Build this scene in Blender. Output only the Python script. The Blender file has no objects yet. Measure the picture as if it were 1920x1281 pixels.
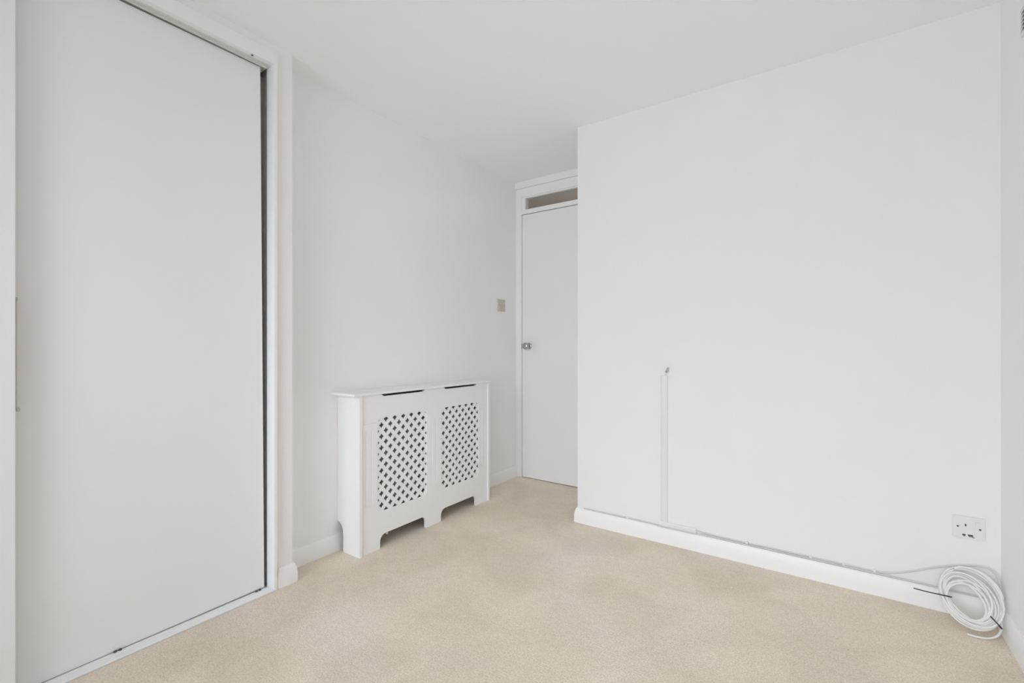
import bpy, bmesh, math, random
from mathutils import Vector, Matrix

random.seed(7)
SC = bpy.context.scene
C = SC.collection

# ------------------------------------------------------------------ camera
F_PX = 868.25
cd = bpy.data.cameras.new('camera')
cam = bpy.data.objects.new('camera', cd)
C.objects.link(cam)
cam.location = (0, 0, 1.0)
cam.rotation_euler = (math.pi / 2, 0, math.radians(34.913))
cd.sensor_width = 36
cd.lens = 36 * F_PX / 1920
cd.shift_y = 5.5 / 1920
cd.clip_start = 0.01
SC.camera = cam

# ------------------------------------------------------------------ sky, light, exposure
SC.view_settings.view_transform = 'Standard'
SC.view_settings.look = 'None'
SC.view_settings.exposure = 0.0
SC.view_settings.gamma = 1
SC.view_settings.use_curve_mapping = False
SC.cycles.max_bounces = 16
SC.cycles.diffuse_bounces = 12
SC.cycles.transparent_max_bounces = 12

SKY = 7.3
world = bpy.data.worlds.new('overcast_sky')
SC.world = world
world.use_nodes = True
wn, wl = world.node_tree.nodes, world.node_tree.links
wn.clear()
wo = wn.new('ShaderNodeOutputWorld')
bg = wn.new('ShaderNodeBackground')
tc = wn.new('ShaderNodeTexCoord')
sp = wn.new('ShaderNodeSeparateXYZ')
rp = wn.new('ShaderNodeValToRGB')
mr = wn.new('ShaderNodeMapRange')
mr.inputs[1].default_value = -1
mr.inputs[2].default_value = 1
wl.new(tc.outputs['Generated'], sp.inputs[0])
wl.new(sp.outputs['Z'], mr.inputs[0])
wl.new(mr.outputs[0], rp.inputs[0])
e = rp.color_ramp.elements
e[0].position = 0.0
e[0].color = (0.40, 0.413, 0.450, 1)       # ground outside
e[1].position = 1.0
e[1].color = (1.42, 1.48, 1.645, 1)          # overcast zenith
for p_, c_ in ((0.47, (0.42, 0.434, 0.473, 1)), (0.53, (0.52, 0.542, 0.601, 1)), (0.75, (0.95, 0.99, 1.10, 1))):
    n_ = e.new(p_)
    n_.color = c_
wl.new(rp.outputs[0], bg.inputs[0])
bg.inputs[1].default_value = SKY
wl.new(bg.outputs[0], wo.inputs[0])

# daylight portal over the window behind the camera
WX0, WX1, WZ0, WZ1, YB = -1.66, 0.38, 0.10, 2.10, -0.85
pl = bpy.data.lights.new('window_portal', 'AREA')
pl.shape = 'RECTANGLE'
pl.size = WX1 - WX0
pl.size_y = WZ1 - WZ0
pl.cycles.is_portal = True
po = bpy.data.objects.new('window_portal', pl)
C.objects.link(po)
po.location = ((WX0 + WX1) / 2, YB - 0.12, (WZ0 + WZ1) / 2)
po.rotation_euler = (math.radians(90), 0, 0)      # -Z axis points to +Y, into the room

# ------------------------------------------------------------------ materials
def new_mat(name):
    m = bpy.data.materials.new(name)
    m.use_nodes = True
    nt = m.node_tree
    return m, nt, nt.nodes['Principled BSDF']


def paint(name, col, rough=0.6, bump=0.0, scale=200, spec=0.35, metal=0.0, mottle=0.0):
    m, nt, b = new_mat(name)
    b.inputs['Roughness'].default_value = rough
    b.inputs['Specular IOR Level'].default_value = spec
    b.inputs['Metallic'].default_value = metal
    tcn = nt.nodes.new('ShaderNodeTexCoord')
    if mottle:
        n = nt.nodes.new('ShaderNodeTexNoise')
        n.inputs['Scale'].default_value = 3.0
        n.inputs['Detail'].default_value = 3
        nt.links.new(tcn.outputs['Object'], n.inputs['Vector'])
        r = nt.nodes.new('ShaderNodeValToRGB')
        r.color_ramp.elements[0].position = 0.3
        r.color_ramp.elements[1].position = 0.7
        r.color_ramp.elements[0].color = (*[c * (1 - mottle) for c in col], 1)
        r.color_ramp.elements[1].color = (*[min(1, c * (1 + mottle)) for c in col], 1)
        nt.links.new(n.outputs[0], r.inputs[0])
        nt.links.new(r.outputs[0], b.inputs['Base Color'])
    else:
        b.inputs['Base Color'].default_value = (*col, 1)
    if bump:
        n = nt.nodes.new('ShaderNodeTexNoise')
        n.inputs['Scale'].default_value = scale
        n.inputs['Detail'].default_value = 4
        bp = nt.nodes.new('ShaderNodeBump')
        bp.inputs['Strength'].default_value = bump
        bp.inputs['Distance'].default_value = 0.001
        nt.links.new(tcn.outputs['Object'], n.inputs['Vector'])
        nt.links.new(n.outputs[0], bp.inputs['Height'])
        nt.links.new(bp.outputs[0], b.inputs['Normal'])
    return m


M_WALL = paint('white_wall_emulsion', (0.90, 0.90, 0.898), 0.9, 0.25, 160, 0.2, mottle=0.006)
M_FARWALL = paint('dimmed_white_wall_emulsion', (0.855, 0.853, 0.848), 0.9, 0.25, 160, 0.2, mottle=0.006)  # white darkened in colour to offset the extra window light on this wall
M_RAW_SHADE = paint('raw_board_shade', (0.27, 0.19, 0.12), 0.9, mottle=0.06)  # brown board backs, put in to deepen the shade inside the cover
M_RAD = paint('shaded_radiator_enamel', (0.50, 0.49, 0.46), 0.5)  # enamel darkened: shade behind the grilles is put into the colour
M_CEIL = paint('white_ceiling_emulsion', (0.925, 0.925, 0.923), 0.95, 0.2, 160, 0.2)
M_GLOSS = paint('white_gloss_paint', (0.90, 0.90, 0.898), 0.38, 0.08, 60, 0.4)
M_DOOR = paint('white_satin_door_paint', (0.875, 0.875, 0.873), 0.5, 0.05, 30, 0.35, mottle=0.006)
M_MDF = paint('white_satin_board', (0.90, 0.90, 0.898), 0.45, 0.03, 60, 0.4)
M_PLASTIC = paint('white_plastic', (0.80, 0.80, 0.795), 0.35)
M_CABLE = paint('white_cable_sheath', (0.83, 0.825, 0.81), 0.4)
M_SHADECABLE = paint('shade_greyed_cable_sheath', (0.64, 0.635, 0.62), 0.5)  # sheath greyed to carry the shadow line between cable and wall
M_BEIGE = paint('aged_beige_plastic', (0.60, 0.57, 0.47), 0.4)
M_PINKISH = paint('aged_pinkish_plastic', (0.60, 0.53, 0.47), 0.4)
M_METAL = paint('satin_metal', (0.50, 0.50, 0.48), 0.22, metal=1.0)
M_ALU = paint('pale_aluminium', (0.74, 0.73, 0.70), 0.5, metal=0.3)
M_SCREW = paint('dark_screw', (0.10, 0.10, 0.10), 0.5, metal=0.4)
M_BLACK = paint('black_nylon', (0.02, 0.02, 0.022), 0.45)
M_PIN = paint('pin_hole_shade', (0.05, 0.05, 0.045), 0.6)  # near-black inset colour stands in for shade inside the pin holes
M_SOOT = paint('scorched_plastic', (0.22, 0.21, 0.18), 0.7)
M_GREYTRIM = paint('grey_edge_metal', (0.45, 0.45, 0.44), 0.45, metal=0.4)
M_HALL = paint('hallway_paint', (0.50, 0.46, 0.43), 0.9)
M_CLOSET = paint('wardrobe_lining', (0.45, 0.44, 0.41), 0.8)
M_COPPER = paint('painted_pipe', (0.75, 0.74, 0.71), 0.45)


def glass_mat():
    m, nt, b = new_mat('window_glass')
    nt.nodes.remove(b)
    out = nt.nodes['Material Output']
    tr = nt.nodes.new('ShaderNodeBsdfTransparent')
    tr.inputs[0].default_value = (0.97, 0.98, 0.97, 1)
    gl = nt.nodes.new('ShaderNodeBsdfGlossy')
    gl.inputs['Roughness'].default_value = 0.02
    fr = nt.nodes.new('ShaderNodeFresnel')
    fr.inputs[0].default_value = 1.5
    mx = nt.nodes.new('ShaderNodeMixShader')
    nt.links.new(fr.outputs[0], mx.inputs[0])
    nt.links.new(tr.outputs[0], mx.inputs[1])
    nt.links.new(gl.outputs[0], mx.inputs[2])
    nt.links.new(mx.outputs[0], out.inputs[0])
    return m


M_GLASS = glass_mat()


def carpet_mat():
    m, nt, b = new_mat('beige_cut_pile_carpet')
    N, L = nt.nodes, nt.links
    b.inputs['Roughness'].default_value = 1.0
    b.inputs['Specular IOR Level'].default_value = 0.05
    b.inputs['Sheen Weight'].default_value = 0.15
    b.inputs['Sheen Roughness'].default_value = 0.6
    t = N.new('ShaderNodeTexCoord')

    def noise(scale, detail, rough=0.5, dist=0.0):
        n = N.new('ShaderNodeTexNoise')
        n.inputs['Scale'].default_value = scale
        n.inputs['Detail'].default_value = detail
        n.inputs['Roughness'].default_value = rough
        n.inputs['Distortion'].default_value = dist
        L.new(t.outputs['Object'], n.inputs['Vector'])
        return n

    def ramp(src, p0, c0, p1, c1):
        r = N.new('ShaderNodeValToRGB')
        r.color_ramp.elements[0].position = p0
        r.color_ramp.elements[1].position = p1
        r.color_ramp.elements[0].color = (*c0, 1)
        r.color_ramp.elements[1].color = (*c1, 1)
        L.new(src, r.inputs[0])
        return r

    def mul(a, b_):
        x = N.new('ShaderNodeMix')
        x.data_type = 'RGBA'
        x.blend_type = 'MULTIPLY'
        x.inputs[0].default_value = 1.0
        L.new(a, x.inputs[6])
        L.new(b_, x.inputs[7])
        return x.outputs[2]

    # worn and brushed patches, tuft clumps, single tufts
    big = ramp(noise(1.7, 3, 0.55, 0.5).outputs[0], 0.36, (0.785, 0.692, 0.565), 0.64, (0.825, 0.738, 0.645))
    brush = ramp(noise(3.2, 4, 0.5, 0.8).outputs[0], 0.38, (0.94, 0.935, 0.925), 0.62, (1.045, 1.045, 1.05))
    mid = ramp(noise(45, 3, 0.6).outputs[0], 0.32, (0.95, 0.947, 0.94), 0.70, (1.03, 1.03, 1.03))
    fine = ramp(noise(185, 5, 0.75).outputs[0], 0.36, (0.78, 0.77, 0.75), 0.64, (1.14, 1.14, 1.14))
    c = mul(mul(mul(big.outputs[0], brush.outputs[0]), mid.outputs[0]), fine.outputs[0])
    L.new(c, b.inputs['Base Color'])
    bp1 = N.new('ShaderNodeBump')
    bp1.inputs['Strength'].default_value = 0.45
    bp1.inputs['Distance'].default_value = 0.004
    L.new(noise(185, 5, 0.75).outputs[0], bp1.inputs['Height'])
    bp2 = N.new('ShaderNodeBump')
    bp2.inputs['Strength'].default_value = 0.22
    bp2.inputs['Distance'].default_value = 0.012
    L.new(noise(14, 4, 0.6).outputs[0], bp2.inputs['Height'])
    L.new(bp1.outputs[0], bp2.inputs['Normal'])
    L.new(bp2.outputs[0], b.inputs['Normal'])
    return m


M_CARPET = carpet_mat()

# ------------------------------------------------------------------ helpers
def link(name, bm, mat, parent=None, smooth=False, kind=None):
    bmesh.ops.recalc_face_normals(bm, faces=bm.faces)
    me = bpy.data.meshes.new(name)
    bm.to_mesh(me)
    bm.free()
    if smooth:
        for p in me.polygons:
            p.use_smooth = True
        if smooth != 'all':
            me.set_sharp_from_angle(angle=math.radians(35))
    me.materials.append(mat)
    o = bpy.data.objects.new(name, me)
    C.objects.link(o)
    if parent is not None:
        o.parent = parent
        o.matrix_parent_inverse = parent_inv(parent)
    if kind:
        o['kind'] = kind
    return o


def raw_shade_faces(o, test):
    """rear side of a board, browned to deepen the shade inside the cover"""
    o.data.materials.append(M_RAW_SHADE)
    for p in o.data.polygons:
        if test(p.normal, p.center):
            p.material_index = 1
    return o


def parent_inv(p):
    m = Matrix.Identity(4)
    q = p
    chain = []
    while q is not None:
        chain.append(q)
        q = q.parent
    for q in reversed(chain):
        m = m @ q.matrix_parent_inverse @ q.matrix_basis
    return m.inverted()


def thing(name, label, cat, loc, group=None, kind=None):
    o = bpy.data.objects.new(name, None)
    C.objects.link(o)
    o.location = loc
    o.empty_display_size = 0.05
    return tag(o, label, cat, group, kind)


def tag(o, label, cat, group=None, kind=None):
    o['label'] = label
    o['category'] = cat
    if group:
        o['group'] = group
    if kind:
        o['kind'] = kind
    return o


def box(bm, x0, x1, y0, y1, z0, z1, bev=0.0, seg=2):
    r = bmesh.ops.create_cube(bm, size=1.0)
    vs = r['verts']
    for v in vs:
        v.co = ((x0 + x1) / 2 + v.co.x * (x1 - x0), (y0 + y1) / 2 + v.co.y * (y1 - y0), (z0 + z1) / 2 + v.co.z * (z1 - z0))
    if bev:
        es = {e for v in vs for e in v.link_edges}
        bmesh.ops.bevel(bm, geom=list(es), offset=bev, segments=seg, profile=0.5, affect='EDGES')


def bx(*a, **k):
    bm = bmesh.new()
    box(bm, *a, **k)
    return bm


def prism(bm, loop, d0, d1, f, holes=()):
    """flat plate: 2-D outline with holes, between depths d0 and d1; f(a, b, d) -> point"""
    edges = []
    for lp in (loop, *holes):
        vs = [bm.verts.new(f(a, b, d0)) for a, b in lp]
        for i in range(len(vs)):
            edges.append(bm.edges.new((vs[i], vs[(i + 1) % len(vs)])))
    r = bmesh.ops.triangle_fill(bm, use_beauty=True, use_dissolve=False, edges=edges)
    faces = [g for g in r['geom'] if isinstance(g, bmesh.types.BMFace)]
    ex = bmesh.ops.extrude_face_region(bm, geom=faces, use_keep_orig=True)
    dv = Vector(f(0, 0, d1)) - Vector(f(0, 0, d0))
    bmesh.ops.translate(bm, vec=dv, verts=[g for g in ex['geom'] if isinstance(g, bmesh.types.BMVert)])


def rrect(a0, a1, b0, b1, r, n=6):
    pts = []
    for (ca, cb, s) in ((a1 - r, b0 + r, -90), (a1 - r, b1 - r, 0), (a0 + r, b1 - r, 90), (a0 + r, b0 + r, 180)):
        for i in range(n + 1):
            t = math.radians(s + 90 * i / n)
            pts.append((ca + r * math.cos(t), cb + r * math.sin(t)))
    return pts


YZ = lambda a, b, d: (d, a, b)          # plate facing X
XZ = lambda a, b, d: (a, d, b)          # plate facing Y


def lathe(bm, prof, origin, axis, n=28):
    """profile (radius, distance along axis)"""
    ax = Vector(axis).normalized()
    u = ax.orthogonal().normalized()
    w = ax.cross(u)
    o = Vector(origin)
    rings = []
    for r, h in prof:
        if r < 1e-6:
            rings.append([bm.verts.new(o + ax * h)])
        else:
            rings.append([bm.verts.new(o + ax * h + (u * math.cos(2 * math.pi * i / n) + w * math.sin(2 * math.pi * i / n)) * r) for i in range(n)])
    for a, b in zip(rings, rings[1:]):
        for i in range(n):
            j = (i + 1) % n
            if len(a) == 1 and len(b) == 1:
                continue
            if len(a) == 1:
                bm.faces.new((a[0], b[i], b[j]))
            elif len(b) == 1:
                bm.faces.new((a[i], a[j], b[0]))
            else:
                bm.faces.new((a[i], a[j], b[j], b[i]))


def catmull(pts, sub=8):
    P = [Vector(p) for p in pts]
    out = []
    for i in range(len(P) - 1):
        p0 = P[max(0, i - 1)]
        p1, p2 = P[i], P[i + 1]
        p3 = P[min(len(P) - 1, i + 2)]
        for k in range(sub):
            t = k / sub
            out.append(0.5 * ((2 * p1) + (p2 - p0) * t + (2 * p0 - 5 * p1 + 4 * p2 - p3) * t * t + (3 * p1 - p0 - 3 * p2 + p3) * t ** 3))
    out.append(P[-1])
    return out


def tube(bm, pts, r, n=8, flat=None, closed=False):
    """round tube along points; flat=(half width, half thickness, normal) sweeps a strap instead"""
    P = [Vector(p) for p in pts]
    N = len(P)
    rings = []
    up = None
    for i in range(N):
        if closed:
            d = (P[(i + 1) % N] - P[i - 1]).normalized()
        else:
            d = (P[min(N - 1, i + 1)] - P[max(0, i - 1)]).normalized()
        if up is None:
            up = d.orthogonal().normalized()
        up = (up - d * up.dot(d)).normalized()
        sd = d.cross(up)
        if flat:
            hw, ht, nr = flat
            nr = Vector(nr)
            a = (nr - d * nr.dot(d)).normalized()
            b = d.cross(a)
            rings.append([bm.verts.new(P[i] + a * ht * s + b * hw * q) for s, q in ((-1, -1), (1, -1), (1, 1), (-1, 1))])
        else:
            rings.append([bm.verts.new(P[i] + (up * math.cos(2 * math.pi * k / n) + sd * math.sin(2 * math.pi * k / n)) * r) for k in range(n)])
    m = len(rings[0])
    for i in range(N if closed else N - 1):
        a, b = rings[i], rings[(i + 1) % N]
        for k in range(m):
            bm.faces.new((a[k], a[(k + 1) % m], b[(k + 1) % m], b[k]))
    if not closed:
        bm.faces.new(rings[0])
        bm.faces.new(list(reversed(rings[-1])))


# ------------------------------------------------------------------ room numbers (metres)
XL, XP, XF = -1.99, -1.878, -1.86      # left wall, pier face, wardrobe frame face
YF, XC, XR = 2.355, -1.192, 0.485      # facing wall, its free corner, right wall
HC = 2.222                             # ceiling height
YD = 2.906                             # room door face
JY0, JY1 = -0.50, 0.985                # wardrobe opening
JH = 2.134                             # wardrobe opening height

# ------------------------------------------------------------------ structure
def struct(name, bm, mat, label, cat, **k):
    return tag(link(name, bm, mat, **k), label, cat, kind='structure')


bm = bmesh.new()
box(bm, -2.75, 0.6, -1.15, 4.3, -0.1, 0.0)
struct('floor', bm, M_CARPET, 'beige cut pile carpet with brushed lighter patches covering the whole floor', 'carpet')

bm = bmesh.new()
box(bm, -2.75, 0.6, -1.15, 4.3, HC, HC + 0.1)
struct('ceiling', bm, M_CEIL, 'plain white painted ceiling above the empty room', 'ceiling')

bm = bmesh.new()
box(bm, XL - 0.1, XL, 1.072, 3.02, 0, HC)
struct('wall_left', bm, M_WALL, 'white wall behind the radiator cover, between wardrobe and door', 'wall')

bm = bmesh.new()                       # built-in wardrobe wall: pier, bulkhead over the doors, stub beyond
box(bm, XL - 0.62, XP, 0.9995, 1.072, 0, HC)
box(bm, -1.966, XP, JY0 - 0.014, 0.9995, 2.1848, HC)
box(bm, XL - 0.62, XP, -0.95, JY0 - 0.014, 0, HC)
box(bm, XL - 0.72, XL - 0.62, -0.95, 1.072, 0, HC)
struct('wall_wardrobe', bm, M_WALL, 'white projecting pier and bulkhead boxed round the sliding wardrobe', 'wall')

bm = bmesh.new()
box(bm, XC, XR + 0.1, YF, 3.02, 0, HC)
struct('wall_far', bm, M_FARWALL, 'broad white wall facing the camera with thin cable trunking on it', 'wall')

bm = bmesh.new()
box(bm, XR, XR + 0.1, -0.95, YF, 0, HC)
struct('wall_right', bm, M_WALL, 'white wall at the right edge with a vent near the ceiling', 'wall')

bm = bmesh.new()                       # window wall behind the camera
box(bm, XL - 0.72, WX0, YB - 0.2, YB, 0, HC)
box(bm, WX1, XR + 0.1, YB - 0.2, YB, 0, HC)
box(bm, WX0, WX1, YB - 0.2, YB, 0, WZ0)
box(bm, WX0, WX1, YB - 0.2, YB, WZ1, HC)
struct('wall_back', bm, M_WALL, 'white window wall behind the camera', 'wall')

bm = bmesh.new()                       # hallway beyond the door, seen through the fanlight
box(bm, -2.62, -2.52, 3.02, 4.3, 0, HC)
box(bm, -0.6, -0.5, 3.02, 4.3, 0, HC)
box(bm, -2.62, -0.5, 4.2, 4.3, 0, HC)
box(bm, -2.62, XL - 0.1, 2.92, 3.02, 0, HC)
struct('wall_hall', bm, M_HALL, 'dim hallway wall seen through the glass over the door', 'wall')

# window behind the camera
bm = bmesh.new()
fy0, fy1 = YB - 0.11, YB - 0.05
for a0, a1, b0, b1 in ((WX0, WX0 + 0.06, WZ0, WZ1), (WX1 - 0.06, WX1, WZ0, WZ1), (WX0 + 0.06, WX1 - 0.06, WZ0, WZ0 + 0.06),
                       (WX0 + 0.06, WX1 - 0.06, WZ1 - 0.06, WZ1), (-0.68, -0.62, WZ0 + 0.06, WZ1 - 0.06)):
    box(bm, a0, a1, fy0, fy1, b0, b1, 0.004)
w1 = struct('window_1', bm, M_PLASTIC, 'white framed two light window behind the camera', 'window')
for a0, a1 in ((WX0 + 0.06, -0.68), (-0.62, WX1 - 0.06)):
    link('pane', bx(a0, a1, YB - 0.082, YB - 0.078, WZ0 + 0.06, WZ1 - 0.06), M_GLASS, w1)
link('window_sill', bx(WX0 - 0.03, WX1 + 0.03, YB - 0.05, YB + 0.06, WZ0 - 0.025, WZ0, 0.004), M_GLOSS, w1)

# skirting boards (profile: flat foot, chamfered shoulder, small top)
SK = [(0, 0), (0.015, 0), (0.015, 0.036), (0.0146, 0.044), (0.0135, 0.052), (0.0118, 0.060), (0.0096, 0.068), (0.0072, 0.0745), (0.0055, 0.0785), (0.004, 0.080), (0, 0.080)]


def skirting(bm, path, normals):
    """path: plan points along the wall face; normals: outward offsets per point (mitred)"""
    rings = []
    for (x, y), (nx, ny) in zip(path, normals):
        rings.append([bm.verts.new((x + nx * t, y + ny * t, z)) for t, z in SK])
    m = len(SK)
    for a, b in zip(rings, rings[1:]):
        for k in range(m):
            bm.faces.new((a[k], a[(k + 1) % m], b[(k + 1) % m], b[k]))
    bm.faces.new(rings[0])
    bm.faces.new(list(reversed(rings[-1])))


bm = bmesh.new()
skirting(bm, [(XP, 1.0150), (XP, 1.072), (XL, 1.072), (XL, 2.899)], [(1, -1), (1, 1), (1, 1), (1, 0)])
struct('baseboard_left', bm, M_GLOSS, 'low white skirting along the left wall, wrapping the wardrobe pier', 'skirting', smooth=True)
bm = bmesh.new()
skirting(bm, [(XC, 2.899), (XC, YF), (XR - 0.0001, YF)], [(-1, 0), (-1, -1), (0, -1)])
struct('baseboard_far', bm, M_GLOSS, 'low white skirting under the broad facing wall', 'skirting', smooth=True)
bm = bmesh.new()
skirting(bm, [(XR, YF - 0.0152), (XR, YB)], [(-1, 0), (-1, 0)])
struct('baseboard_right', bm, M_GLOSS, 'low white skirting at the foot of the right wall', 'skirting', smooth=True)

# room door with frame and fanlight
door = tag(link('door_1', bx(-1.9345, XC - 0.012, YD, YD + 0.04, 0.005, 1.973, 0.002), M_DOOR),
           'plain flush white door in the alcove with a round metal knob', 'door', kind='structure')
bm = bmesh.new()
kx, kz = -1.873, 0.988
lathe(bm, [(0, 0), (0.024, 0), (0.024, -0.003), (0.021, -0.006), (0.011, -0.008), (0.0095, -0.016), (0.010, -0.022), (0.017, -0.028),
           (0.0245, -0.037), (0.0265, -0.045), (0.0255, -0.053), (0.021, -0.059), (0.012, -0.062), (0, -0.0625)], (kx, YD, kz), (0, 1, 0))
link('door_knob', bm, M_METAL, door, smooth=True)

bm = bmesh.new()
box(bm, XL, -1.938, 2.900, 3.0, 0, 2.1725, 0.0015)                       # left jamb
box(bm, -1.938, XC, 2.900, 3.0, 2.106, 2.1725, 0.0015)               # head
box(bm, XL, XC, 2.892, 3.0, 2.1735, HC, 0.0015)                  # strip up to the ceiling
box(bm, -1.938, XC, 2.900, 3.0, 1.9775, 1.998, 0.0015)               # rail under the glass
box(bm, XC - 0.009, XC, 2.900, 3.0, 0, 2.106, 0.0015)                # right jamb
box(bm, -1.938, XC, 2.950, 3.0, 1.955, 1.9775)                       # door stop
box(bm, -1.938, -1.922, 2.950, 3.0, 0, 1.955)
fr = struct('trim_1', bm, M_GLOSS, 'white timber door frame in the alcove reaching the ceiling', 'door frame')
link('latch_keep', bx(-1.9385, -1.9365, 2.8985, 2.9045, 0.968, 1.008), M_GREYTRIM, fr)

bm = bmesh.new()                                                     # fanlight beads and glass
for a0, a1, b0, b1 in ((-1.938, -1.908, 1.998, 2.106), (-1.908, XC - 0.03, 2.096, 2.106), (-1.908, XC - 0.03, 1.998, 2.012),
                       (XC - 0.03, XC - 0.009, 1.998, 2.106)):
    box(bm, a0, a1, 2.905, 2.95, b0, b1, 0.002)
fl = struct('window_2', bm, M_GLOSS, 'narrow fanlight of grey brown glass above the white door', 'fanlight')
link('pane', bx(-1.908, XC - 0.03, 2.928, 2.932, 2.012, 2.096), M_GLASS, fl)

hl = bpy.data.lights.new('hall_fill', 'AREA')  # unseen fill light, added to brighten the hallway behind the fanlight
hl.size = 0.3
hl.energy = 6.0
hl.color = (1.0, 0.95, 0.9)
ho = bpy.data.objects.new('hall_fill', hl)
C.objects.link(ho)
ho.location = (-1.1, 3.6, HC - 0.02)

# ------------------------------------------------------------------ sliding wardrobe
wf = thing('wardrobe_frame', 'white timber frame with header and tracks round the sliding wardrobe doors', 'wardrobe frame', (XF, 0.985, 0))
link('jamb', bx(-1.918, XF, JY1, JY1 + 0.0135, 0, 2.1845, 0.0012), M_GLOSS, wf)
link('jamb', bx(-1.915, XF, JY0 - 0.0135, JY0, 0, 2.1845, 0.0012), M_GLOSS, wf)
link('header', bx(-1.966, XF, JY0, JY1, JH, 2.1845, 0.0012), M_GLOSS, wf)
bm = bmesh.new()                                                     # top track: three downward fins
box(bm, -1.945, -1.884, JY0, 0.974, 2.1305, JH)
for x in (-1.8985, -1.9395):
    box(bm, x - 0.001, x + 0.001, JY0, 0.974, 2.122, 2.1305)
tt = link('top_track', bm, M_ALU, wf)
for y in (0.905, 0.10, -0.35):
    bm = bmesh.new()
    lathe(bm, [(0, -0.0005), (0.0042, -0.0005), (0.0042, -0.0022), (0, -0.0028)], (-1.872, y, JH), (0, 0, 1), 12)
    link('screw', bm, M_SCREW, wf)
bm = bmesh.new()                                                     # bottom track: flat lip, two grooves
box(bm, -1.888, -1.8585, JY0, JY1, 0, 0.0085, 0.0015)
box(bm, -1.9065, -1.8905, JY0, JY1, 0, 0.0065, 0.001)
box(bm, -1.945, -1.8585, JY0, JY1, 0.0, 0.0025)
link('bottom_track', bm, M_GLOSS, wf)
for y in (0.499, 0.945, 0.02):
    bm = bmesh.new()
    box(bm, -1.909, -1.902, y - 0.011, y - 0.002, 0.0055, 0.0105, 0.001)
    box(bm, -1.909, -1.902, y + 0.002, y + 0.010, 0.0055, 0.0105, 0.001)
    link('guide', bm, M_SCREW, wf)
link('inner_stop', bx(-1.975, -1.967, 0.976, 0.9985, 0.0, 2.12), M_GREYTRIM, wf)

# rear door: slightly out of plumb, so the dark gap narrows downwards
rd = tag(link('sliding_door', bx(-1.930, -1.912, 0.205, 0.9725, 0.0095, 2.126, 0.002), M_DOOR),
         'tall plain white sliding wardrobe door on the rear track, beside the dark gap', 'sliding door')
ang = math.radians(0.433)
c0 = Vector((0, 0.9725, 0.0095))
rd.matrix_world = Matrix.Translation(c0) @ Matrix.Rotation(ang, 4, 'X') @ Matrix.Translation(-c0)
fd = tag(link('sliding_door', bx(-1.889, -1.871, -0.495, 0.2665, 0.0095, 2.1255, 0.002), M_DOOR),
         'white sliding wardrobe door on the front track, at the left edge of the photo', 'sliding door')
bm = bmesh.new()
box(bm, -1.8895, -1.8735, 0.2665, 0.2690, 0.815, 1.132, 0.0008)
box(bm, -1.8895, -1.8735, 0.2690, 0.2755, 0.812, 0.822, 0.001)
box(bm, -1.8895, -1.8735, 0.2690, 0.2705, 1.122, 1.132, 0.0006)
h_ = link('edge_pull', bm, M_GREYTRIM, fd)
h_['label'] = 'slim grey metal pull along the door edge'

# ------------------------------------------------------------------ radiator cover
RY0, RY1 = 1.365, 2.357
cv = thing('radiator_cover', 'white radiator cover with two lattice grilles against the left wall', 'radiator cover', (-1.9, 1.86, 0))
ts_ = bx(XL + 0.001, -1.810, 1.327, 2.366, 0.757, 0.7695, 0.0045, seg=3)
link('top_shelf', ts_, M_MDF, cv)
sh_ = link('shelf_underside', bx(XL + 0.002, -1.846, RY0 + 0.016, RY1 - 0.016, 0.7545, 0.757), M_RAW_SHADE, cv)  # brown sheet added under the shelf to darken the inside
sh_['label'] = 'brown underside of the shelf, added to darken the inside'
for y0, y1 in ((RY0, RY0 + 0.015), (RY1 - 0.015, RY1)):
    bm = bmesh.new()                                                 # side panel, notched for the skirting
    lp = [(-1.820, 0.0), (-1.820, 0.757), (XL + 0.001, 0.757), (XL + 0.001, 0.142)]
    for i in range(0, 9):
        t = math.radians(90 - 90 * i / 8)
        lp.append((XL + 0.003 + 0.042 * math.cos(t), 0.085 + 0.055 * math.sin(t)))
    lp.append((-1.945, 0.0))
    prism(bm, lp, y0, y1, XZ)
    link('side_panel', bm, M_MDF, cv)

FX = -1.8285                                                         # face of the front panel
a0, a1 = RY0 + 0.0155, RY1 - 0.0155
mid = (a0 + a1) / 2
OP = [(1.477, 1.807, 0.180, 0.640), (1.921, 2.251, 0.180, 0.640)]
out = [(a0, 0.0)]


def cutout(y0, y1, h, r):
    pts = [(y0, 0.0)]
    for i in range(7):
        t = math.radians(180 - 90 * i / 6)
        pts.append((y0 + r + r * math.cos(t), h - r + r * math.sin(t)))
    for i in range(7):
        t = math.radians(90 - 90 * i / 6)
        pts.append((y1 - r + r * math.cos(t), h - r + r * math.sin(t)))
    pts.append((y1, 0.0))
    return pts


out += cutout(1.491, 1.801, 0.066, 0.034)
out += cutout(1.918, 2.228, 0.066, 0.034)
out += [(a1, 0.0), (a1, 0.7565)]
out += [(2.240, 0.7565), (2.224, 0.7445), (1.956, 0.7445), (1.940, 0.7565)]
out += [(1.797, 0.7565), (1.781, 0.7445), (1.513, 0.7445), (1.497, 0.7565)]
out += [(a0, 0.7565)]
flutes = []
for c in (1.425, mid + 0.002, 2.300):
    for dy in (-0.0165, 0.0165):
        flutes.append(rrect(c + dy - 0.0045, c + dy + 0.0045, 0.228, 0.586, 0.004, 3))
seams = [[(a0 + 0.001, 0.6195), (1.470, 0.6195), (1.470, 0.6199), (a0 + 0.001, 0.6199)],
         [(2.258, 0.6195), (a1 - 0.001, 0.6195), (a1 - 0.001, 0.6199), (2.258, 0.6199)]]
bm = bmesh.new()
prism(bm, out, FX, FX - 0.004, YZ, holes=[rrect(*o, 0.026) for o in OP] + flutes + seams)
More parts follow.
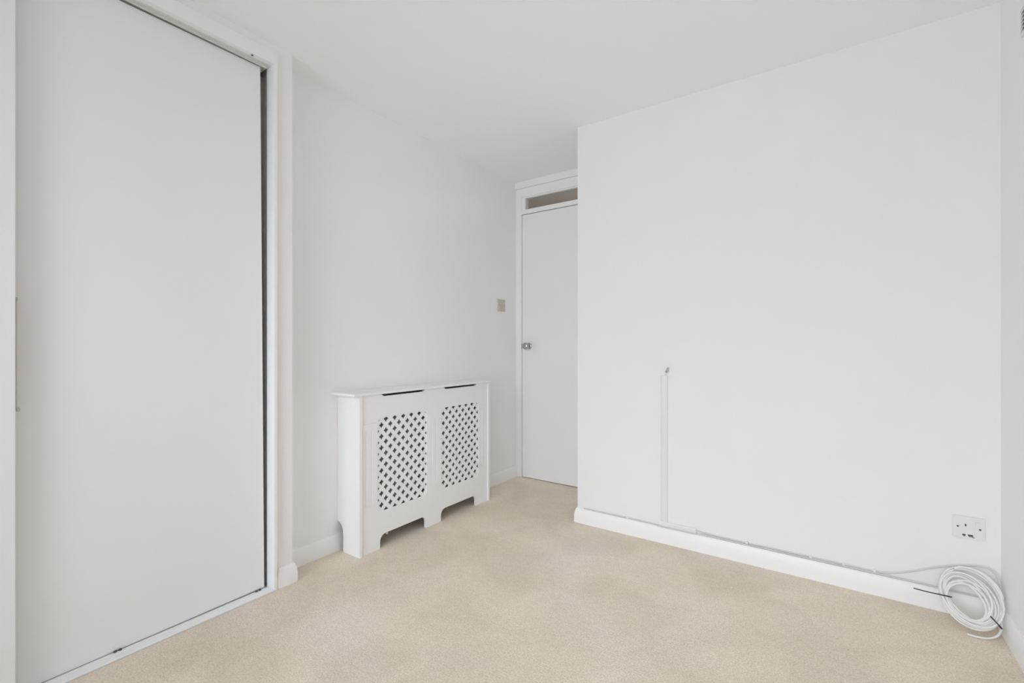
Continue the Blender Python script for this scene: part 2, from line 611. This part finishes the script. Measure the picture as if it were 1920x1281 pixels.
prism(bm, out, FX - 0.004, FX - 0.014, YZ, holes=[rrect(o[0] - 0.013, o[1] + 0.013, o[2] - 0.013, o[3] + 0.013, 0.004, 2) for o in OP])
raw_shade_faces(link('front_panel', bm, M_MDF, cv), lambda n, c: n.x < -0.9 and c.x < FX - 0.013)


def lattice(y0, y1, z0, z1, py, pz, p, x0, x1):
    """pierced sheet: diamond cells, each with a four-pointed hole"""
    b = bmesh.new()
    rr = [0.0148, 0.0120, 0.0088, 0.0120]
    h = p / 2
    i0, i1 = int((y0 - py) / h) - 2, int((y1 - py) / h) + 2
    j0, j1 = int((z0 - pz) / h) - 2, int((z1 - pz) / h) + 2
    for i in range(i0, i1 + 1):
        for j in range(j0, j1 + 1):
            if (i + j) % 2:
                continue
            cy, cz = py + i * h, pz + j * h
            inn, outv = [], []
            for k in range(16):
                t = 2 * math.pi * k / 16
                r = rr[k % 4]
                inn.append((cy + r * math.cos(t), cz + r * math.sin(t)))
                q, s = divmod(k, 4)
                A = (math.cos(q * math.pi / 2), math.sin(q * math.pi / 2))
                B = (math.cos((q + 1) * math.pi / 2), math.sin((q + 1) * math.pi / 2))
                s /= 4
                outv.append((cy + h * (A[0] * (1 - s) + B[0] * s), cz + h * (A[1] * (1 - s) + B[1] * s)))
            vf = [[b.verts.new((x, yy, zz)) for yy, zz in lp] for x in (x0, x1) for lp in (inn, outv)]
            for k in range(16):
                l = (k + 1) % 16
                b.faces.new((vf[0][k], vf[0][l], vf[1][l], vf[1][k]))
                b.faces.new((vf[2][l], vf[2][k], vf[3][k], vf[3][l]))
                b.faces.new((vf[0][l], vf[0][k], vf[2][k], vf[2][l]))
    bmesh.ops.remove_doubles(b, verts=b.verts, dist=1e-5)
    for co, no in (((0, y0, 0), (0, -1, 0)), ((0, y1, 0), (0, 1, 0)), ((0, 0, z0), (0, 0, -1)), ((0, 0, z1), (0, 0, 1))):
        bmesh.ops.bisect_plane(b, geom=b.verts[:] + b.edges[:] + b.faces[:], plane_co=co, plane_no=no, clear_outer=True)
    return b


for (y0, y1, z0, z1), (py, pz) in zip(OP, ((1.503, 0.602), (1.943, 0.606))):
    raw_shade_faces(link('lattice_grille', lattice(y0 - 0.012, y1 + 0.012, z0 - 0.012, z1 + 0.012, py, pz, 0.0562, FX - 0.0042, FX - 0.0087), M_MDF, cv),
              lambda n, c: n.x < -0.9)

# the radiator standing behind the cover
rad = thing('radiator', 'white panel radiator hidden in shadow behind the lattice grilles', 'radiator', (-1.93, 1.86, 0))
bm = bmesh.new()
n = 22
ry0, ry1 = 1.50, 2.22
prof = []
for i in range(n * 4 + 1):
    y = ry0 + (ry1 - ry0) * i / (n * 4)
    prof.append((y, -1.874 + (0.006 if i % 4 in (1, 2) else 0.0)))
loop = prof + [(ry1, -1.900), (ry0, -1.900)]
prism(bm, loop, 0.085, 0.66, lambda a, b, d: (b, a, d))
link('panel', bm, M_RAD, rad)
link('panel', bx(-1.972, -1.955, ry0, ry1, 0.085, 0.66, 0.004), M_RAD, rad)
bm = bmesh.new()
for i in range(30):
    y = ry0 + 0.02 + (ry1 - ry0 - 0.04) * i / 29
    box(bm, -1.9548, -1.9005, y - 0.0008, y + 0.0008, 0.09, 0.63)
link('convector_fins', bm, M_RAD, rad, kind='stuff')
for y, vx in ((1.455, -1.925), (2.318, -1.900)):
    bm = bmesh.new()
    tube(bm, [(vx, y, 0.0), (vx, y, 0.12)], 0.0075, 12)
    lathe(bm, [(0, 0.10), (0.014, 0.10), (0.016, 0.11), (0.016, 0.15), (0.011, 0.16), (0.011, 0.175), (0, 0.176)], (vx, y, 0), (0, 0, 1), 18)
    tube(bm, [(vx, y, 0.135), (-1.888, 1.502 if y < 1.8 else 2.218, 0.135)], 0.009, 12)
    link('valve', bm, M_COPPER, rad, smooth=True)
bm = bmesh.new()                       # drain cock hanging off the near valve
tube(bm, catmull([(-1.925, 1.465, 0.105), (-1.895, 1.475, 0.100), (-1.862, 1.510, 0.094), (-1.853, 1.552, 0.078)], 6), 0.006, 10)
lathe(bm, [(0, 0), (0.008, 0), (0.009, -0.008), (0.0065, -0.012), (0.0065, -0.034), (0, -0.035)], (-1.853, 1.552, 0.080), (0, 0, 1), 14)
link('drain_cock', bm, M_COPPER, rad, smooth=True)

# ------------------------------------------------------------------ light switch on the left wall
sx = XL
sw = thing('light_switch', 'aged beige light switch on the left wall beside the door frame', 'light switch', (sx, 2.710, 1.284))
link('plate', bx(sx, sx + 0.008, 2.667, 2.753, 1.241, 1.327, 0.0025), M_BEIGE, sw)
bm = bmesh.new()
prism(bm, [(0.0075, 1.252), (0.0075, 1.286), (0.0125, 1.286), (0.009, 1.252)], 2.694, 2.726, lambda a, b, d: (sx + a, d, b))
o_ = link('rocker', bm, M_PINKISH, sw)
o_['label'] = 'pinkish beige rocker'
for y in (2.680, 2.740):
    bm = bmesh.new()
    lathe(bm, [(0, 0.0075), (0.0042, 0.0075), (0.0042, 0.009), (0, 0.0094)], (sx, y, 1.286), (1, 0, 0), 12)
    link('screw', bm, M_GREYTRIM, sw)

# ------------------------------------------------------------------ wall socket
sy = YF
so = thing('wall_socket', 'single white switched wall socket with scorched pin holes above the cable coil', 'socket', (0.401, sy, 0.328))
sx0, sx1, sz0, sz1 = 0.359, 0.443, 0.288, 0.368
bm = bmesh.new()
earth = [(0.3905, 0.3325), (0.3945, 0.3325), (0.3945, 0.3415), (0.3905, 0.3415)]
pl_ = [(0.3835, 0.2985), (0.3925, 0.2985), (0.3925, 0.3035), (0.3835, 0.3035)]
pn_ = [(0.3985, 0.2985), (0.4125, 0.2985), (0.4125, 0.3040), (0.3985, 0.3040)]
prism(bm, rrect(sx0, sx1, sz0, sz1, 0.003, 3), sy - 0.009, sy - 0.0065, XZ, holes=[earth, pl_, pn_])
prism(bm, rrect(sx0, sx1, sz0, sz1, 0.003, 3), sy - 0.0065, sy, XZ)
box(bm, sx0 + 0.004, sx1 - 0.004, sy - 0.0098, sy - 0.0088, sz1 - 0.007, sz1 - 0.003, 0.0004)
link('plate', bm, M_PLASTIC, so)
for pts, mt in ((earth, M_PIN), (pl_, M_PIN), (pn_, M_PIN)):
    xs = [p[0] for p in pts]
    zs = [p[1] for p in pts]
    link('pin_hole', bx(min(xs), max(xs), sy - 0.0068, sy - 0.0066, min(zs), max(zs)), mt, so)
bm = bmesh.new()
for c_, r_ in (((0.388, 0.2975), 0.0045), ((0.4055, 0.2975), 0.006), ((0.413, 0.2955), 0.0042)):
    k_ = 11
    prism(bm, [(c_[0] + r_ * random.uniform(0.75, 1.25) * math.cos(2 * math.pi * i / k_), c_[1] + 0.42 * r_ * random.uniform(0.75, 1.25) * math.sin(2 * math.pi * i / k_)) for i in range(k_)],
          sy - 0.0091, sy - 0.0089, XZ)
o_ = link('scorch_mark', bm, M_SOOT, so)
o_['label'] = 'grey scorch marks under the pin holes'
bm = bmesh.new()
prism(bm, [(0.0085, 0.331), (0.0085, 0.353), (0.0135, 0.353), (0.0100, 0.331)], 0.4185, 0.4315, lambda a, b, d: (d, sy - a, b))
link('rocker', bm, M_PLASTIC, so)
for x, z in ((0.3715, 0.3295), (0.4305, 0.3275)):
    bm = bmesh.new()
    lathe(bm, [(0, 0.0085), (0.0033, 0.0085), (0.0033, 0.0097), (0, 0.010)], (x, sy, z), (0, -1, 0), 12)
    link('screw', bm, M_SCREW, so)

# ------------------------------------------------------------------ cable trunking on the facing wall
tr = thing('cable_trunking', 'thin white plastic trunking running down the facing wall, turning along the skirting', 'cable trunking', (-0.706, sy, 0.081))
bm = bmesh.new()
prism(bm, [(-0.7225, 0.0), (-0.7225, -0.006), (-0.7195, -0.009), (-0.7125, -0.0115), (-0.6995, -0.0115), (-0.6925, -0.009), (-0.6895, -0.006), (-0.6895, 0.0)],
      0.1085, 0.843, lambda a, b, d: (a, sy + b, d))
link('upright', bm, M_PLASTIC, tr)
bm = bmesh.new()
prism(bm, [(0.0, 0.0815), (-0.0105, 0.0815), (-0.0125, 0.084), (-0.0125, 0.1035), (-0.0105, 0.108), (0.0, 0.108)],
      -0.7225, -0.552, lambda a, b, d: (d, sy + a, b))
link('base_run', bm, M_PLASTIC, tr)
tl = thing('aerial_lead', 'short grey cable end with a metal plug poking out of the trunking top', 'cable', (-0.695, sy, 0.843))
bm = bmesh.new()
tube(bm, catmull([(-0.7, sy - 0.005, 0.8435), (-0.699, sy - 0.006, 0.852), (-0.695, sy - 0.010, 0.862)], 5), 0.0032, 10)
link('lead', bm, M_CABLE, tl, smooth=True)
bm = bmesh.new()
lathe(bm, [(0, 0), (0.0052, 0), (0.0058, 0.003), (0.0058, 0.015), (0.0045, 0.018), (0.0045, 0.024), (0.0015, 0.0245), (0.0015, 0.029), (0, 0.029)],
      (-0.695, sy - 0.010, 0.860), (0.42, -0.15, 0.9), 14)
link('plug', bm, M_METAL, tl, smooth=True)

# ------------------------------------------------------------------ cable along the skirting, its clips, and the coil
zt = 0.0805
pts = [(-1.150, sy - 0.0045, zt + 0.003)]
x = -1.10
while x < -0.74:
    pts.append((x, sy - 0.0045 - random.uniform(0, 0.003), zt + 0.0035 + random.uniform(0, 0.0018)))
    x += 0.09
pts += [(-0.735, sy - 0.016, zt + 0.004), (-0.64, sy - 0.0165, zt + 0.004), (-0.56, sy - 0.016, zt + 0.0045)]
x = -0.50
while x < 0.30:
    pts.append((x, sy - 0.006 - random.uniform(0, 0.003), zt + 0.0042 + random.uniform(0, 0.002)))
    x += 0.085
pts += [(0.33, sy - 0.008, zt + 0.004), (0.40, sy - 0.009, zt + 0.004), (0.445, sy - 0.010, zt + 0.0042)]
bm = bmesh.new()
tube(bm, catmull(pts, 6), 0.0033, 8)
tag(link('skirting_cable', bm, M_SHADECABLE, smooth='all'), 'thin greyish white cable lying along the top of the facing wall skirting', 'cable')

loop2 = [(-0.548, sy - 0.005, 0.099), (-0.50, sy - 0.004, 0.0935), (-0.35, sy - 0.0038, 0.0915), (-0.2, sy - 0.0038, 0.092), (-0.05, sy - 0.0038, 0.0915),
         (0.06, sy - 0.0038, 0.091), (0.129, sy - 0.004, 0.0905), (0.165, sy - 0.006, 0.096), (0.21, sy - 0.006, 0.110), (0.26, sy - 0.006, 0.132),
         (0.32, sy - 0.006, 0.162), (0.375, sy - 0.006, 0.182), (0.43, sy - 0.008, 0.195), (0.462, sy - 0.016, 0.190), (0.474, sy - 0.030, 0.166),
         (0.4765, sy - 0.045, 0.135), (0.472, sy - 0.055, 0.105)]
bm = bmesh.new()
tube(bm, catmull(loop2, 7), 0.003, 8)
tag(link('looped_cable', bm, M_SHADECABLE, smooth='all'), 'greyish white cable leaving the trunking end and arching up the wall to the coil', 'cable')

CL = [(-0.897, 'small white cable clip on the skirting left of the trunking'),
      (-0.331, 'small white cable clip on the skirting, first right of the trunking'),
      (-0.086, 'small white cable clip on the skirting, third from the coil'),
      (0.029, 'small white cable clip on the skirting, second from the coil'),
      (0.129, 'small white cable clip on the skirting where the arching cable rises')]
for cx, lab in CL:
    bm = bmesh.new()
    z0 = 0.0845 if cx < -0.8 else 0.091
    lathe(bm, [(0, 0.0), (0.0060, 0.0), (0.0060, 0.008), (0.0045, 0.0105), (0, 0.011)], (cx, sy, z0 + 0.003), (0, -1, 0), 14)
    tag(link('cable_clip', bm, M_PLASTIC, smooth=True), lab, 'cable clip', 'cable clips along the facing wall skirting')

CC = Vector((0.396, 2.284, 0.101))
E1 = Vector((1, 0, 0))
E2 = Vector((0, 0.571, 0.821)).normalized()
E3 = E1.cross(E2)                       # towards the room
coil = thing('cable_coil', 'coil of thick white cable leaning on the skirting in the right corner', 'cable', (0.396, 2.22, 0))


def ell(t, ca, cb, ra, rb, rot, off):
    a, b = ra * math.cos(t), rb * math.sin(t)
    a, b = a * math.cos(rot) - b * math.sin(rot), a * math.sin(rot) + b * math.cos(rot)
    return CC + E1 * (ca + a) + E2 * (cb + b) + E3 * off


#        ca      cb      ra     rb     rot   off
TURNS = [(0.000, 0.000, 0.083, 0.104, 0.02, 0.002),
         (-0.006, -0.004, 0.076, 0.100, 0.12, 0.007),
         (0.006, 0.002, 0.074, 0.090, 0.50, 0.012),
         (-0.009, -0.012, 0.069, 0.088, 0.15, 0.004),
         (-0.002, -0.002, 0.064, 0.080, 0.65, 0.015),
         (-0.015, -0.013, 0.060, 0.081, 0.20, 0.009),
         (-0.004, -0.020, 0.064, 0.068, 0.70, 0.019),
         (-0.020, -0.012, 0.050, 0.073, 0.15, 0.015),
         (-0.012, -0.025, 0.055, 0.060, 0.55, 0.022),
         (-0.022, -0.016, 0.043, 0.058, 0.25, 0.018),
         (-0.010, -0.010, 0.071, 0.085, 0.40, 0.023),
         (0.004, -0.004, 0.078, 0.100, 0.10, 0.020)]
cp = []
SUB = 40
for k in range(len(TURNS) - 1):
    A, B = TURNS[k], TURNS[k + 1]
    for i in range(SUB):
        s = i / SUB
        w = s * s * (3 - 2 * s)
        par = [p + (q - p) * w for p, q in zip(A, B)]
        cp.append(ell(2 * math.pi * s + 2.2, *par))
# loose tail: down the right side, then out over the carpet
cp += catmull([cp[-1], ell(1.7, *TURNS[-1]), ell(1.0, *TURNS[-1]), ell(0.3, *TURNS[-1]), Vector((0.470, 2.255, 0.060)), Vector((0.455, 2.228, 0.020)),
               Vector((0.428, 2.208, 0.006)), Vector((0.395, 2.198, 0.0045)), Vector((0.372, 2.200, 0.0045))], 8)[1:]
cp = [Vector((min(p.x, 0.4795 if p.z > 0.083 else 0.4645), p.y, max(p.z, 0.0042))) for p in cp]
bm = bmesh.new()
tube(bm, cp, 0.0034, 8)
link('cable', bm, M_CABLE, coil, smooth='all')


def tie(c, d, o2, ra, rb, tail):
    """nylon strap: a closed oval band round the strands, plus an optional tail"""
    b = bmesh.new()
    d, o2 = d.normalized(), o2.normalized()
    nrm = d.cross(o2).normalized()
    rings = []
    for i in range(28):
        t = 2 * math.pi * i / 28
        p = d * ra * math.copysign(abs(math.cos(t)) ** 0.7, math.cos(t)) + o2 * rb * math.copysign(abs(math.sin(t)) ** 0.7, math.sin(t))
        r_ = p.normalized()
        rings.append([b.verts.new(c + p + r_ * 0.0006 * s_ + nrm * 0.0019 * q) for s_, q in ((-1, -1), (1, -1), (1, 1), (-1, 1))])
    for i in range(28):
        p, q = rings[i], rings[(i + 1) % 28]
        for k in range(4):
            b.faces.new((p[k], p[(k + 1) % 4], q[(k + 1) % 4], q[k]))
    if tail:
        tube(b, tail, 0, flat=(0.0018, 0.0007, o2))
    return b


# left tie with its long stiff tail
c1 = ell(math.pi, -0.006, -0.004, 0.068, 0.09, 0.2, 0.012)
d1, o1 = Vector((1, 0.1, -0.03)), Vector((0.0, -0.93, 0.36))
st = c1 - d1.normalized() * 0.019 + o1 * 0.010
tl1 = [c1 + d1.normalized() * 0.016 + o1 * 0.0155, c1 + o1 * 0.0162, st + o1 * 0.004, st - d1.normalized() * 0.032 + o1 * 0.003, st - d1.normalized() * 0.068 + Vector((0, 0, 0.002))]
o_ = link('cable_tie', tie(c1, d1, o1, 0.020, 0.0145, catmull(tl1, 5)), M_BLACK, coil)
o_['label'] = 'black cable tie with a long tail pointing left'
c2 = ell(-0.95, -0.006, -0.008, 0.066, 0.088, 0.3, 0.011)
d2 = (E1 * 0.6 - E2 * 0.75).normalized()
o_ = link('cable_tie', tie(c2, d2, Vector((-0.1, -0.93, 0.36)), 0.0225, 0.0165, None), M_BLACK, coil)
o_['label'] = 'short black cable tie at the lower right of the coil'

# ------------------------------------------------------------------ air vent high on the right wall
vt = thing('air_vent', 'small white louvred air vent high on the right wall', 'vent', (XR, 2.01, 2.012))
bm = bmesh.new()
vy0, vy1, vz0, vz1 = 1.889, 2.118, 1.966, 2.058
prism(bm, [(vy0, vz0), (vy1, vz0), (vy1, vz1), (vy0, vz1)], XR - 0.006, XR, YZ, holes=[[(vy0 + 0.006, vz0 + 0.008), (vy1 - 0.006, vz0 + 0.008), (vy1 - 0.006, vz1 - 0.008), (vy0 + 0.006, vz1 - 0.008)]])
link('vent_frame', bm, M_PLASTIC, vt)
link('vent_back', bx(XR - 0.0008, XR, vy0 + 0.006, vy1 - 0.006, vz0 + 0.008, vz1 - 0.008), M_GREYTRIM, vt)
for i in range(6):
    z = vz0 + 0.0135 + i * 0.0128
    bm = bmesh.new()
    prism(bm, [(-0.0065, z - 0.0035), (-0.0052, z - 0.0043), (-0.001, z + 0.0033), (-0.001, z + 0.0045)], vy0 + 0.0062, vy1 - 0.0062, lambda a, b, d: (XR + a, d, b))
    link('louvre', bm, M_PLASTIC, vt)
